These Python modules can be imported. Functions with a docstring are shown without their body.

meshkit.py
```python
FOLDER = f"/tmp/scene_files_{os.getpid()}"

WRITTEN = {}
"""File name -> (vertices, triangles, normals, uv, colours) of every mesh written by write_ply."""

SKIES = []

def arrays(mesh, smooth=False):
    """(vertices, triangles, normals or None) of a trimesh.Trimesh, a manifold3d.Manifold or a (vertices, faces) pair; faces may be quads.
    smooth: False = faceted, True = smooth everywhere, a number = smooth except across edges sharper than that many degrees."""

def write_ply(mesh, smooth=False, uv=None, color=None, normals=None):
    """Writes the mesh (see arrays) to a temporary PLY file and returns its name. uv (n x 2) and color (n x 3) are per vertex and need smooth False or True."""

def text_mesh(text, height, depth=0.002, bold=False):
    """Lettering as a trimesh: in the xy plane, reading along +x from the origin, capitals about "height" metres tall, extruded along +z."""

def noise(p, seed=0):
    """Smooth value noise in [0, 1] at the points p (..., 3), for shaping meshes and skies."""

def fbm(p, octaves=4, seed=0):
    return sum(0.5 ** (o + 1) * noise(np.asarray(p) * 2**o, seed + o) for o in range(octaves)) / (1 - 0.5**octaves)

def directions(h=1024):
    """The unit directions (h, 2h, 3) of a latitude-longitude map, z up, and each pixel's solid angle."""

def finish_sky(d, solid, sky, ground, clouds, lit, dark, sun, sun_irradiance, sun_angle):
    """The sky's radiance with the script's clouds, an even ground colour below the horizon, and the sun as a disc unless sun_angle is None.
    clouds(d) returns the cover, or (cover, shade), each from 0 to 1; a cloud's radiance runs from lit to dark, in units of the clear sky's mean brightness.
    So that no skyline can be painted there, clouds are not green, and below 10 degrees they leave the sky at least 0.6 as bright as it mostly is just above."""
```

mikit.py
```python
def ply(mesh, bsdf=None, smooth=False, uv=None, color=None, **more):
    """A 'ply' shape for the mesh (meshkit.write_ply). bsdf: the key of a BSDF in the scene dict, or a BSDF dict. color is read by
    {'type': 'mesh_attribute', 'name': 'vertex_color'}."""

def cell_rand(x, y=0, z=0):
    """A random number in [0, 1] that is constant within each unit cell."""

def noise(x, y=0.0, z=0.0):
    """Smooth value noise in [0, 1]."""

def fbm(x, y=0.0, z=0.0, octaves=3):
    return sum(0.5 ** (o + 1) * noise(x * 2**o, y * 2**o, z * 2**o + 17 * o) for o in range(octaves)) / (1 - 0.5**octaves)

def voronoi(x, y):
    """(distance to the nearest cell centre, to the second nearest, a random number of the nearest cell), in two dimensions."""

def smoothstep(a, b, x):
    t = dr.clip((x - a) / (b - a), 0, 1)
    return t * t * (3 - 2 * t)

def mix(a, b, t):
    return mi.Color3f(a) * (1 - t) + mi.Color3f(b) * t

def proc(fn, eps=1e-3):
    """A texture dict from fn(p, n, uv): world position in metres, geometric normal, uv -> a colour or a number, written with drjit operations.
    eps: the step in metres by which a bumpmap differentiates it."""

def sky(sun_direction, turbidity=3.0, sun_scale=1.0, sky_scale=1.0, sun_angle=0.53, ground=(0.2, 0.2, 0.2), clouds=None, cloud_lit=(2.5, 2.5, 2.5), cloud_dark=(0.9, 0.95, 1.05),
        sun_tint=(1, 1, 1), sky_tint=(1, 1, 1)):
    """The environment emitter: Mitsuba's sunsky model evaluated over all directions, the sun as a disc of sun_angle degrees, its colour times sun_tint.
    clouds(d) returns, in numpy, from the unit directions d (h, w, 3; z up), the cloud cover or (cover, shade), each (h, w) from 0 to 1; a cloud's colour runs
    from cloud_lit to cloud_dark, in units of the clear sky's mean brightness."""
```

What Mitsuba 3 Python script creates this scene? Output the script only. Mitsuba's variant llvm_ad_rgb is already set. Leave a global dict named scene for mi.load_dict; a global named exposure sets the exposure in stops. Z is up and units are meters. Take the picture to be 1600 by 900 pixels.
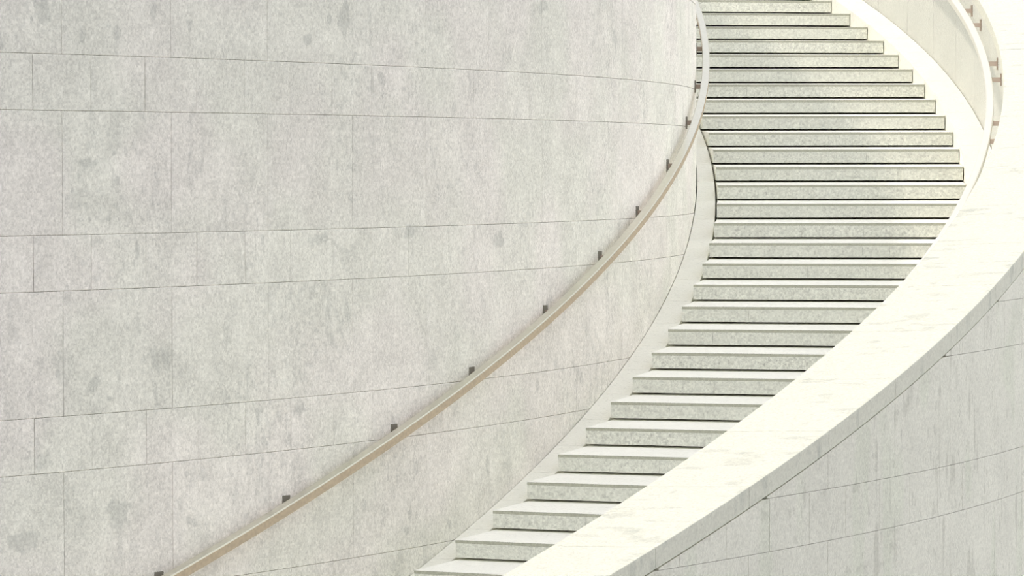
import math
import numpy as np
import drjit as dr
import mitsuba as mi
import mikit
from mikit import noise, fbm, cell_rand, smoothstep, mix

T = mi.ScalarTransform4f
rng = np.random.default_rng(7)
scene, labels = {}, {}

# ------------------------------------------------------------------ camera, sky, exposure
F = 6465.5                      # focal length in pixels of the 1600 px wide frame
PITCH, ROLL = 0.02914, -0.001875
cp, sp = math.cos(PITCH), math.sin(PITCH)
fwd = np.array([0, cp, -sp])
up = np.array([0, sp, cp]) * math.cos(ROLL) - np.array([1.0, 0, 0]) * math.sin(ROLL)
scene['camera'] = {'type': 'perspective', 'fov': 2 * math.degrees(math.atan(800 / F)), 'fov_axis': 'x',
                   'near_clip': 0.1, 'far_clip': 2000.0,
                   'to_world': T().look_at(origin=[0, 0, 0], target=(fwd * 10).tolist(), up=up.tolist())}
SUN_AZ, SUN_EL = math.radians(197.0), math.radians(65.0)
sun = [math.cos(SUN_EL) * math.cos(SUN_AZ), math.cos(SUN_EL) * math.sin(SUN_AZ), math.sin(SUN_EL)]


def cloud_cover(d):
    import meshkit
    q = d / np.maximum(d[..., 2:3], 0.08)
    n = meshkit.fbm(q * 0.7 + 5.0, 4, seed=3)
    return 0.86 + 0.14 * np.clip((n - 0.35) * 3, 0, 1), np.clip((n - 0.45) * 1.2, 0, 0.35)


scene['sky'] = mikit.sky(sun, turbidity=5.0, sun_scale=0.31, sky_scale=1.0, sun_angle=3.2, ground=(0.25, 0.25, 0.24),
                         clouds=cloud_cover, cloud_lit=(2.6, 2.62, 2.62), cloud_dark=(2.1, 2.12, 2.12), sun_tint=(0.95, 1.0, 1.08))
exposure = 1.62

# ------------------------------------------------------------------ the plan (metres; the drum's axis is at AX, AY; angle t runs up the stair)
AX, AY = -19.5265, 35.8945
R = 21.1067                     # drum face
RI, RO = 23.6227, 24.2961       # inner and outer edge of the parapet's coping
PH0, DPH, ZS, H = 1.09491, 0.0252401, -2.54983, 0.15
SL = H / DPH
ZI, ZO, ZB, ZTREAD = 1.0746, 1.0988, 0.9773, 0.01865
DRUM_TOP, GROUND = 3.6, -4.3
TH0, DTH = 0.93565, 0.0454238   # stone joints of the drum


def nose_z(t):
    return ZS + SL * (t - PH0)


def r_in(k):
    u = np.clip((k - 14) / 14, -1.1, 1.0)
    return 21.2973 - 0.1427 * u - 0.1881 * u * u


def r_out(k):
    u = np.clip((k - 14) / 14, -1.1, 1.2)
    return 23.3226 + 0.1696 * u - 0.1624 * u * u


def kk(t):
    return (t - PH0) / DPH


def world(r, t, z):
    return np.stack([AX + r * np.sin(t), AY - r * np.cos(t), z + 0 * r], -1)


def sweep(ts, sections):
    """Closed solid through convex (r, z) polygons at the angles ts."""
    S = np.asarray(sections, float)
    n, m = S.shape[:2]
    v = world(S[..., 0], np.asarray(ts)[:, None], S[..., 1]).reshape(-1, 3)
    f = []
    for i in range(n - 1):
        for j in range(m):
            a, b = i * m + j, i * m + (j + 1) % m
            c, d = a + m, b + m
            f += [[a, b, d], [a, d, c]]
    for j in range(1, m - 1):
        f.append([0, j + 1, j])
        e = (n - 1) * m
        f.append([e, e + j, e + j + 1])
    f = np.array(f)
    p = v[f]
    if np.einsum('ij,ij->i', p[:, 0], np.cross(p[:, 1], p[:, 2])).sum() < 0:
        f = f[:, ::-1]
    return v, f


def join(meshes):
    vs, fs, o = [], [], 0
    for v, f in meshes:
        vs.append(v)
        fs.append(f + o)
        o += len(v)
    return np.vstack(vs), np.vstack(fs)


def box(c, ax, ay, az, sx, sy, sz):
    """A box about c with half sizes along three axes."""
    c, ax, ay, az = (np.asarray(q, float) for q in (c, ax, ay, az))
    v = np.array([c + ax * sx * i + ay * sy * j + az * sz * k for i in (-1, 1) for j in (-1, 1) for k in (-1, 1)])
    f = np.array([[0, 1, 3], [0, 3, 2], [4, 6, 7], [4, 7, 5], [0, 4, 5], [0, 5, 1], [2, 3, 7], [2, 7, 6], [0, 2, 6], [0, 6, 4], [1, 5, 7], [1, 7, 3]])
    if np.dot(np.cross(ax, ay), az) < 0:
        f = f[:, ::-1]
    return v, f


def numbered(name):
    if name not in scene:
        return name
    i = 1
    while f'{name}_{i:03d}' in scene:
        i += 1
    return f'{name}_{i:03d}'


def add(name, mesh, bsdf, parent=None, smooth=30, label=None, **more):
    key = numbered(f'{parent}__{name}' if parent else name)
    scene[key] = mikit.ply(mesh, bsdf, smooth=smooth, **more) if not isinstance(mesh, dict) else {**mesh, **more}
    if label:
        labels[key] = {'label': label}
    return key


# ------------------------------------------------------------------ materials
def mat(key, fn, rough=0.85, spec=0.25, bump=None, scale=0.001, **more):
    b = {'type': 'principled', 'base_color': mikit.proc(fn), 'roughness': rough, 'specular': spec, **more}
    if bump is not None:
        b = {'type': 'bumpmap', 'arbitrary': mikit.proc(bump, eps=0.003), 'scale': scale, 'bsdf': b}
    scene[key] = {'type': 'twosided', 'bsdf': b}


def cyl_coords(p):
    return dr.atan2(p.x - AX, AY - p.y), p.z


# stains and shell marks in the drum's stone: (metres along the face, height, half width, half height)
STAINS = [(19.59, .9, .073, .108), (19.92, .75, .038, .054), (20.21, .78, .045, .04), (19.38, .73, .036, .032), (19.26, .7, .02, .044), (20.15, .81, .028, .015),
          (22.11, .78, .051, .039), (22.53, .93, .077, .139), (22.36, .92, .038, .036), (21.82, .93, .028, .019), (20.89, .84, .043, .038), (22.98, .57, .041, .032),
          (19.95, .03, .093, .025), (20.21, -.07, .028, .029), (20.88, .08, .018, .023), (20.13, -.29, .022, .018), (21.55, -.32, .013, .035), (21.6, -.43, .017, .035),
          (22.22, -.44, .134, .043), (24.69, -.48, .099, .064), (20.39, -.49, .023, .055), (20.56, -1.11, .101, .082), (19.99, -1.23, .06, .055), (20.14, -1.32, .028, .022),
          (19.7, -1.16, .021, .033), (19.59, -1.65, .079, .054), (20.21, -1.98, .096, .092), (19.43, -2.1, .129, .065), (20.83, -1.8, .024, .019), (21.37, -1.37, .023, .023),
          (22.01, -1.48, .072, .039), (20.9, -2.07, .049, .049), (23.14, -1.6, .03, .026), (21.53, -1.95, .027, .027), (23.35, -2.22, .035, .041), (23.28, -2.32, .043, .045),
          (22.76, -2.12, .032, .04), (24.51, -1.99, .032, .077), (23.89, -2.33, .048, .042), (23.18, -1.97, .013, .033), (21.6, -1.65, .047, .058), (25.41, -1.48, .037, .066),
          (25.6, -.96, .032, .044), (23.36, -.4, .096, .045), (20.55, .9, .029, .056), (25.54, 1.1, .077, .044), (27.2, .93, .073, .07)]


def speckle(s, z, q):
    return noise(s * 150, z * 150, q) * 0.5 + noise(s * 75, z * 75, q + 3) * 0.5


def drum_stone(p, n, uv):
    t, z = cyl_coords(p)
    s = t * R
    course = dr.select(z > 1.35, 0.0, dr.select(z > .6438, 1.0, dr.select(z > .3253, 2.0, dr.select(z > -.378, 3.0, dr.select(z > -.6935, 4.0, dr.select(z > -1.4025, 5.0, dr.select(z > -1.717, 6.0, 7.0)))))))
    nar = (course == 2.0) | (course == 4.0) | (course == 6.0)
    block = dr.select(nar, dr.floor((t - TH0) / DTH * 2 + .5) + 500, dr.floor((t - TH0) / DTH))
    tone = cell_rand(block, course, 5)
    tint = cell_rand(block, course, 9)
    g = speckle(s, z, 0)
    m = fbm(s * 5 + block * 7, z * 5, course, 3)
    fleck = smoothstep(.69, .80, noise(s * 34, z * 24, 4)) * smoothstep(.45, .75, noise(s * 2.1, z * 2.1, 7))
    pale = smoothstep(.70, .82, noise(s * 40, z * 28, 12))
    e = fbm(s * 26, z * 18, 8, 2) - .5
    mark = mi.Float(0)
    for a, b, w, h in STAINS:
        d = dr.sqrt(dr.square((s - a) / w) + dr.square((z - b) / h)) + e * 1.5
        mark = dr.maximum(mark, 1 - smoothstep(.55, 1.15, d))
    smear = smoothstep(.66, .76, fbm(s * 9, z * 5.5, 21, 3)) * smoothstep(.35, .75, tint) * .45
    c = mix((.768, .762, .708), (.795, .765, .732), smoothstep(.25, .75, fbm(s * 1.6, z * 1.6, 31, 2)))
    v = 1 + (g - .5) * .44 + (m - .5) * .20 + (tone - .5) * .05 + pale * .06
    c = c * v
    return mix(c, c * mi.Color3f(.80, .81, .815), dr.clip(mark * .85 + smear + fleck * .5, 0, 1))


def parapet_stone(p, n, uv):
    t, z = cyl_coords(p)
    s = t * 24.3
    g = speckle(s, z, 40)
    m = fbm(s * 4, z * 4, 3, 3)
    streak = smoothstep(.64, .78, fbm(s * 13, z * 2.6, 5, 2)) * smoothstep(.42, .6, noise(s * 2.3, z * 1.6, 9))
    moss = smoothstep(.55, .8, fbm(s * 4.5, z * 1.5, 15, 2))
    dark = smoothstep(.72, .82, fbm(s * 20, z * 12, 25, 2)) * .5
    c = mix((.785, .778, .705), (.745, .758, .665), moss * .8) * (1 + (g - .5) * .32 + (m - .5) * .12)
    return mix(c, c * mi.Color3f(.79, .79, .78), dr.clip(streak * .8 + dark, 0, 1))


def coping_stone(p, n, uv):
    t, z = cyl_coords(p)
    s = t * 24
    q = dr.sqrt(dr.square(p.x - AX) + dr.square(p.y - AY))
    g = speckle(s, q + z, 50)
    vein = smoothstep(.64, .76, fbm(s * 14, q * 4, z * 3, 3)) * .55
    blot = smoothstep(.70, .80, fbm(s * 7, q * 7, z * 3 + 5, 2)) * .6
    c = mi.Color3f(.715, .715, .635) * (1 + (g - .5) * .26)
    return mix(c, c * mi.Color3f(.77, .79, .80), dr.clip(vein + blot, 0, 1))


def granite(base, amp, freq, q0):
    def fn(p, n, uv):
        t, z = cyl_coords(p)
        s = t * 22
        q = dr.sqrt(dr.square(p.x - AX) + dr.square(p.y - AY))
        g = noise(q * freq, z * freq, s * freq + q0) * .55 + noise(q * freq * 2, z * freq * 2, s * freq * 2 + q0 + 3) * .45
        m = fbm(q * 3, z * 3 + 5, s * 3 + q0, 2)
        spot = smoothstep(.72, .84, noise(q * freq * .6, z * freq * .6, s * freq * .6 + q0 + 9))
        return mi.Color3f(*base) * (1 + (g - .5) * amp + (m - .5) * .08 - spot * .10)
    return fn


mat('drum_stone', drum_stone)
mat('parapet_stone', parapet_stone)
mat('coping_stone', coping_stone)
mat('riser_stone', granite((.800, .812, .745), .60, 75, 1))
mat('tread_stone', granite((.845, .840, .795), .18, 90, 11))
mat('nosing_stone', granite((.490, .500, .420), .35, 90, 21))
mat('curb_stone', granite((.860, .855, .795), .18, 110, 31))
mat('inner_stone', granite((.660, .668, .625), .45, 110, 61))
mat('paving', granite((.25, .25, .24), .15, 4, 41))
scene['mortar'] = {'type': 'twosided', 'bsdf': {'type': 'diffuse', 'reflectance': {'type': 'rgb', 'value': [.42, .42, .37]}}}
scene['steel'] = {'type': 'twosided', 'bsdf': {'type': 'principled', 'base_color': mikit.proc(lambda p, n, uv: mi.Color3f(.71, .695, .61) * (1 + .1 * (noise(p.x * 60, p.y * 60, p.z * 60) - .5))), 'roughness': .14, 'metallic': .95}}
scene['bronze'] = {'type': 'twosided', 'bsdf': {'type': 'principled', 'base_color': mikit.proc(lambda p, n, uv: mi.Color3f(.50, .41, .30) * (1 + .25 * (noise(p.x * 60, p.y * 60, p.z * 60) - .5))), 'roughness': .5, 'specular': .4}}
scene['pale_metal'] = {'type': 'twosided', 'bsdf': {'type': 'principled', 'base_color': {'type': 'rgb', 'value': [.84, .82, .75]}, 'roughness': .35, 'metallic': .3, 'specular': .5}}
scene['bracket_metal'] = {'type': 'twosided', 'bsdf': {'type': 'principled', 'base_color': {'type': 'rgb', 'value': [.23, .22, .19]}, 'roughness': .5, 'metallic': .2, 'specular': .4}}
scene['pale_arm'] = {'type': 'twosided', 'bsdf': {'type': 'principled', 'base_color': {'type': 'rgb', 'value': [.66, .55, .48]}, 'roughness': .5, 'specular': .4}}
scene['arm_metal'] = {'type': 'twosided', 'bsdf': {'type': 'principled', 'base_color': {'type': 'rgb', 'value': [.44, .36, .30]}, 'roughness': .5, 'metallic': .2, 'specular': .4}}


def structure(key, label):
    labels[key] = {'label': label, 'kind': 'structure'}


# ------------------------------------------------------------------ ground
g = 120.0
add('ground', (np.array([[-g, -g + 30, GROUND], [g, -g + 30, GROUND], [g, g + 30, GROUND], [-g, g + 30, GROUND]]), np.array([[0, 1, 2], [0, 2, 3]])), 'paving', smooth=False)
structure('ground', 'pale paved ground that the drum and stair stand on')

# ------------------------------------------------------------------ the drum (wall_left): core, plain cladding beyond the view, stones
full = np.linspace(-math.pi, math.pi, 241)
core = [[0.5, GROUND], [R - .007, GROUND], [R - .007, DRUM_TOP - .05], [0.5, DRUM_TOP - .05]]
add('wall_left', sweep(full, [core] * len(full)), 'mortar', smooth=20)
structure('wall_left', 'tall curved drum wall of pale grey limestone blocks inside the stair')
T_A, T_B = TH0 - 4 * DTH, TH0 + 17 * DTH
arc = np.linspace(T_B, 2 * math.pi + T_A, 200)
c1 = [[R - .05, GROUND], [R, GROUND], [R, DRUM_TOP], [R - .05, DRUM_TOP]]
arc2 = np.linspace(T_A, T_B, 40)
c2 = [[R - .05, 1.663], [R, 1.663], [R, DRUM_TOP], [R - .05, DRUM_TOP]]
c3 = [[R - .05, GROUND], [R, GROUND], [R, -3.47], [R - .05, -3.47]]
add('cladding', join([sweep(arc, [c1] * len(arc)), sweep(arc2, [c2] * len(arc2)), sweep(arc2, [c3] * len(arc2))]), 'drum_stone', 'wall_left', 20)


def block(t0, t1, z0, z1, r0, rb, bev=.003, n=4):
    d = bev / r0
    ts = [t0, t0 + d, *np.linspace(t0, t1, n + 1)[1:-1], t1 - d, t1]
    ss = []
    for i, _ in enumerate(ts):
        x = bev if i in (0, len(ts) - 1) else 0
        ss.append([[rb, z0], [r0 - bev, z0], [r0 - x, z0 + bev], [r0 - x, z1 - bev], [r0 - bev, z1], [rb, z1]])
    return sweep(ts, ss)


COURSES = [(z0 + .0014, z1 - .0014, w) for z0, z1, w in [(1.349, 1.663, 1), (.643, 1.349, 0), (.325, .643, 1), (-.3785, .325, 0), (-.694, -.3785, 1), (-1.403, -.694, 0),
           (-1.718, -1.403, 1), (-2.4375, -1.718, 0), (-2.75, -2.4375, 1), (-3.47, -2.75, 0)]]
JT = .0013 / R
for z0, z1, narrow in COURSES:
    step = DTH / 2 if narrow else DTH
    a0 = T_A + (DTH / 4 if narrow else 0)
    proto = {}
    cnt = 42 if narrow else 21
    for i in range(cnt):
        t0 = a0 + i * step
        var = int(rng.integers(0, 3))
        if narrow and i == cnt - 1:
            a, b, var = 0, step / 2, 9
        else:
            a, b = 0, step
        if var not in proto:
            proto[var] = mikit.ply(block(a + JT, b - JT, z0, z1, R + (var % 3 - 1) * .0007, R - .05), 'drum_stone', smooth=30)
        add('stone', proto[var], None, 'wall_left', to_world=T().translate([AX, AY, 0]).rotate([0, 0, 1], math.degrees(t0)).translate([-AX, -AY, 0]))
    if narrow:
        add('stone', block(T_A, a0 - JT, z0, z1, R, R - .05), 'drum_stone', 'wall_left')

# ------------------------------------------------------------------ the stair: steps (tread block > risers, nosing), the sloped side curbs
labels['staircase'] = {'label': 'curved flight of pale granite steps climbing round the drum between two walls', 'category': 'staircase'}
K0, K1 = -8, 38
GAP, BAND, RECESS = .017, .0195, .30
for k in range(K0, K1 + 1):
    t0, z = PH0 + k * DPH, ZS + k * H
    n = 5
    ra = lambda t: r_in(kk(t)) + .015
    rb = lambda t: r_out(kk(t)) - .004
    key = f'staircase__step' if k == K0 else f'staircase__step_{k - K0:03d}'
    dn = .012 / 22.3
    top = lambda t: z + ZTREAD * max(0, (t - t0) / DPH)
    ts = np.linspace(t0 + dn, t0 + RECESS / 22.3, 3)
    slab = sweep(ts, [[[ra(t), z - .05], [rb(t), z - .05], [rb(t), top(t)], [ra(t), top(t)]] for t in ts])
    ts = np.linspace(t0 + RECESS / 22.3, t0 + DPH + (RECESS - .001) / 22.3, n)
    back = sweep(ts, [[[ra(t), z - .42], [rb(t), z - .42], [rb(t), top(t)], [ra(t), top(t)]] for t in ts])
    # a thin front lip of the tread over the nosing band
    ts = np.array([t0, t0 + dn])
    lip = sweep(ts, [[[ra(t), z - .0022], [rb(t), z - .0022], [rb(t), top(t)], [ra(t), top(t)]] for t in ts])
    add('step', join([slab, back, lip]), 'tread_stone', 'staircase')
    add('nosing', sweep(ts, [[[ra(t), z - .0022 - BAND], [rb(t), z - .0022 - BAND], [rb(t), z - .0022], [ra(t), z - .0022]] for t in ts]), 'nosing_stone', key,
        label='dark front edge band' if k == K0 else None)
    # riser: three stones in line, a fine joint between, an open gap under them
    zb = z - H + ZTREAD + GAP
    cuts = [0, *(np.sort(rng.uniform(.15, .85, 2)) if k % 2 else (.33 + rng.uniform(-.1, .1), .66 + rng.uniform(-.1, .1))), 1]
    ts = np.array([t0 + .003 / 22.3, t0 + .31 / 22.3])
    for a, b in zip(cuts[:-1], cuts[1:]):
        rr = lambda t, u: ra(t) + (rb(t) - ra(t)) * u
        e = .0005
        add('riser', sweep(ts, [[[rr(t, a) + e, zb], [rr(t, b) - e, zb], [rr(t, b) - e, z - .0022 - BAND], [rr(t, a) + e, z - .0022 - BAND]] for t in ts]), 'riser_stone', key)
    # curb stones beside the step, cut to the slope of the flight
    d = .002 / 22.3
    ts = np.linspace(t0 + d, t0 + DPH - d, 4)
    zi = lambda t: nose_z(t) - H + ZTREAD + .004
    add('inner_curb', sweep(ts, [[[R + .007, zi(t) - .4], [r_in(kk(t)) - .002, zi(t) - .4], [r_in(kk(t)) - .002, zi(t)], [R + .007, zi(t)]] for t in ts]), 'curb_stone', 'staircase')
    zo = lambda t: nose_z(t) + .028
    add('outer_curb', sweep(ts, [[[r_out(kk(t)) + .003, zo(t) - .5], [RI - .003, zo(t) - .5], [RI - .003, zo(t)], [r_out(kk(t)) + .003, zo(t)]] for t in ts]), 'curb_stone', 'staircase')

# ------------------------------------------------------------------ the parapet (wall_right): core, inner panels, outer stones, coping slabs
P0, P1 = PH0 + K0 * DPH, PH0 + (K1 + 1) * DPH
ts = np.linspace(P0, P1, 160)
cz = lambda t: nose_z(t) + ZB
add('wall_right', sweep(ts, [[[RI + .05, GROUND], [RO - .014, GROUND], [RO - .014, cz(t) - .03], [RI + .05, cz(t) - .03]] for t in ts]), 'mortar', smooth=20)
structure('wall_right', 'curved stone parapet wall on the outer side of the stair, grey outside and capped by a white coping')
CJ0, CJD = 1.0334, .0437
JO = .0018 / 24
n0 = int(math.floor((P0 - CJ0) / CJD)) + 1
n1 = int(math.floor((P1 - CJ0) / CJD))
for i in range(n0, n1):
    t0 = CJ0 + i * CJD
    ts = np.linspace(t0 + JO, t0 + CJD - JO, 6)
    sec = []
    for t in ts:
        a, b, c = nose_z(t) + ZI, nose_z(t) + ZO, nose_z(t) + ZB + .003
        sec.append([[RI, c], [RO, c], [RO, b - .003], [RO - .003, b], [RI + .004, a], [RI, a - .004]])
    add('coping', sweep(ts, sec), 'coping_stone', 'wall_right', label='white sunlit coping slabs' if i == n0 else None)
    ts = np.linspace(t0 + JO, t0 + CJD - JO, 5)
    add('inner_panel', sweep(ts, [[[RI + .006, nose_z(t) - .4], [RI + .05, nose_z(t) - .4], [RI + .05, cz(t) - .001], [RI + .006, cz(t) - .001]] for t in ts]), 'inner_stone', 'wall_right')
OZ = [GROUND, -3.91, -3.595, -2.90, -2.207, -1.90, -1.202, -.894, -.20, .108, .80, 1.11, 1.80, 2.11, 2.80, 3.11, 3.8, 4.1, 4.8, 5.1, 5.8]
RF = RO - .005
for z0, z1 in zip(OZ[:-1], OZ[1:]):
    narrow = z1 - z0 < .5
    w = CJD / 2 if narrow else CJD
    for i in range(int((P1 - P0) / w)):
        a = CJ0 + n0 * CJD + i * w + (w / 2 if narrow else 0)
        b = min(a + w, P1)
        if a > 1.55 or b < P0 + w:
            continue
        # the slope of the coping cuts the course: keep the part where some height is left
        t_low = PH0 + (z0 + .020 - ZB - ZS) / SL
        a2 = max(a + JO, t_low)
        if a2 > b - JO - .001:
            continue
        t_top = PH0 + (z1 - ZB - ZS) / SL
        tt = sorted({a2, b - JO, *[q for q in (t_top,) if a2 < q < b - JO], *np.linspace(a2, b - JO, 4)[1:-1]})
        add('stone', sweep(tt, [[[RO - .05, z0 + .0009], [RF, z0 + .0009], [RF, min(z1 - .0009, cz(t) - .008)], [RO - .05, min(z1 - .0009, cz(t) - .008)]] for t in tt]), 'parapet_stone', 'wall_right')
# plain outer face farther round, out of the photograph
ts = np.linspace(1.50, P1, 60)
add('cladding', sweep(ts, [[[RO - .09, GROUND], [RO - .012, GROUND], [RO - .012, cz(t) - .003], [RO - .09, cz(t) - .003]] for t in ts]), 'parapet_stone', 'wall_right', 20)

# ------------------------------------------------------------------ handrails
def handrail(key, r_edge, side, zr, r_wall, b_angles, t_a, t_b, mats):
    """side +1: rail outside its wall; -1: inside. r_edge, zr: the front ledge of the rail."""
    ts = np.linspace(t_a, t_b, 260)
    o = lambda x, t, dz: [r_edge + side * x, nose_z(t) + zr + dz]
    cap_sec = [[-.060, -.004], [0, -.004], [0, .0005], [-.005, .0055], [-.054, .0105], [-.060, .006]]
    lo_sec = [[-.050, -.060], [-.008, -.058], [-.001, -.051], [-.001, -.004], [-.058, -.004], [-.060, -.03]]
    add('rail', sweep(ts, [[o(x, t, d) for x, d in cap_sec] for t in ts]), mats[0], key, 25, 'smooth metal top of the rail')
    add('grip', sweep(ts, [[o(x, t, d) for x, d in lo_sec] for t in ts]), mats[1], key, 25, mats[2])
    for t in b_angles:
        c = np.array([AX, AY, 0.0])
        out = np.array([math.sin(t), -math.cos(t), 0]) * side
        tan = np.array([math.cos(t), math.sin(t), 0])
        upv = np.array([0, 0, 1.0])
        z = nose_z(t) + zr - .035
        rad = np.array([math.sin(t), -math.cos(t), 0])
        w0 = c + rad * r_wall
        e0 = c + rad * r_edge - out * .045
        L = np.dot(e0 - w0, out)
        bk = add('bracket', box(w0 + out * (L / 2) + upv * z, out, tan, upv, L / 2, .011, .019), mats[3], key, False)
        add('plate', box(w0 + out * .0045 + upv * z, out, tan, upv, .0045, .036, .05), mats[4], bk, False, 'darker wall plate' if t == b_angles[0] else None)


BR = [.9155, .9745, 1.0349, 1.096, 1.1489, 1.2104, 1.269, 1.3213, 1.3798, 1.4378, 1.4902, 1.548, 1.607, 1.666, 1.725]
handrail('handrail', 21.218, 1, .9001, R, BR, .84, 1.80, ('steel', 'bronze', 'tan lower half of the rail', 'arm_metal', 'bracket_metal'))
labels['handrail'] = {'label': 'slim tan and grey handrail on short brackets along the tall drum wall', 'category': 'handrail'}
OB = [t for n in range(-5, 7) for t in (1.4079 + .0875 * n, 1.4324 + .0875 * n)]
handrail('handrail_001', 23.485, -1, .9185, RI + .006, OB, .93, 2.0, ('pale_metal', 'pale_metal', None, 'pale_arm', 'arm_metal'))
labels['handrail_001'] = {'label': 'pale handrail on paired brackets along the inner face of the outer parapet at right', 'category': 'handrail'}
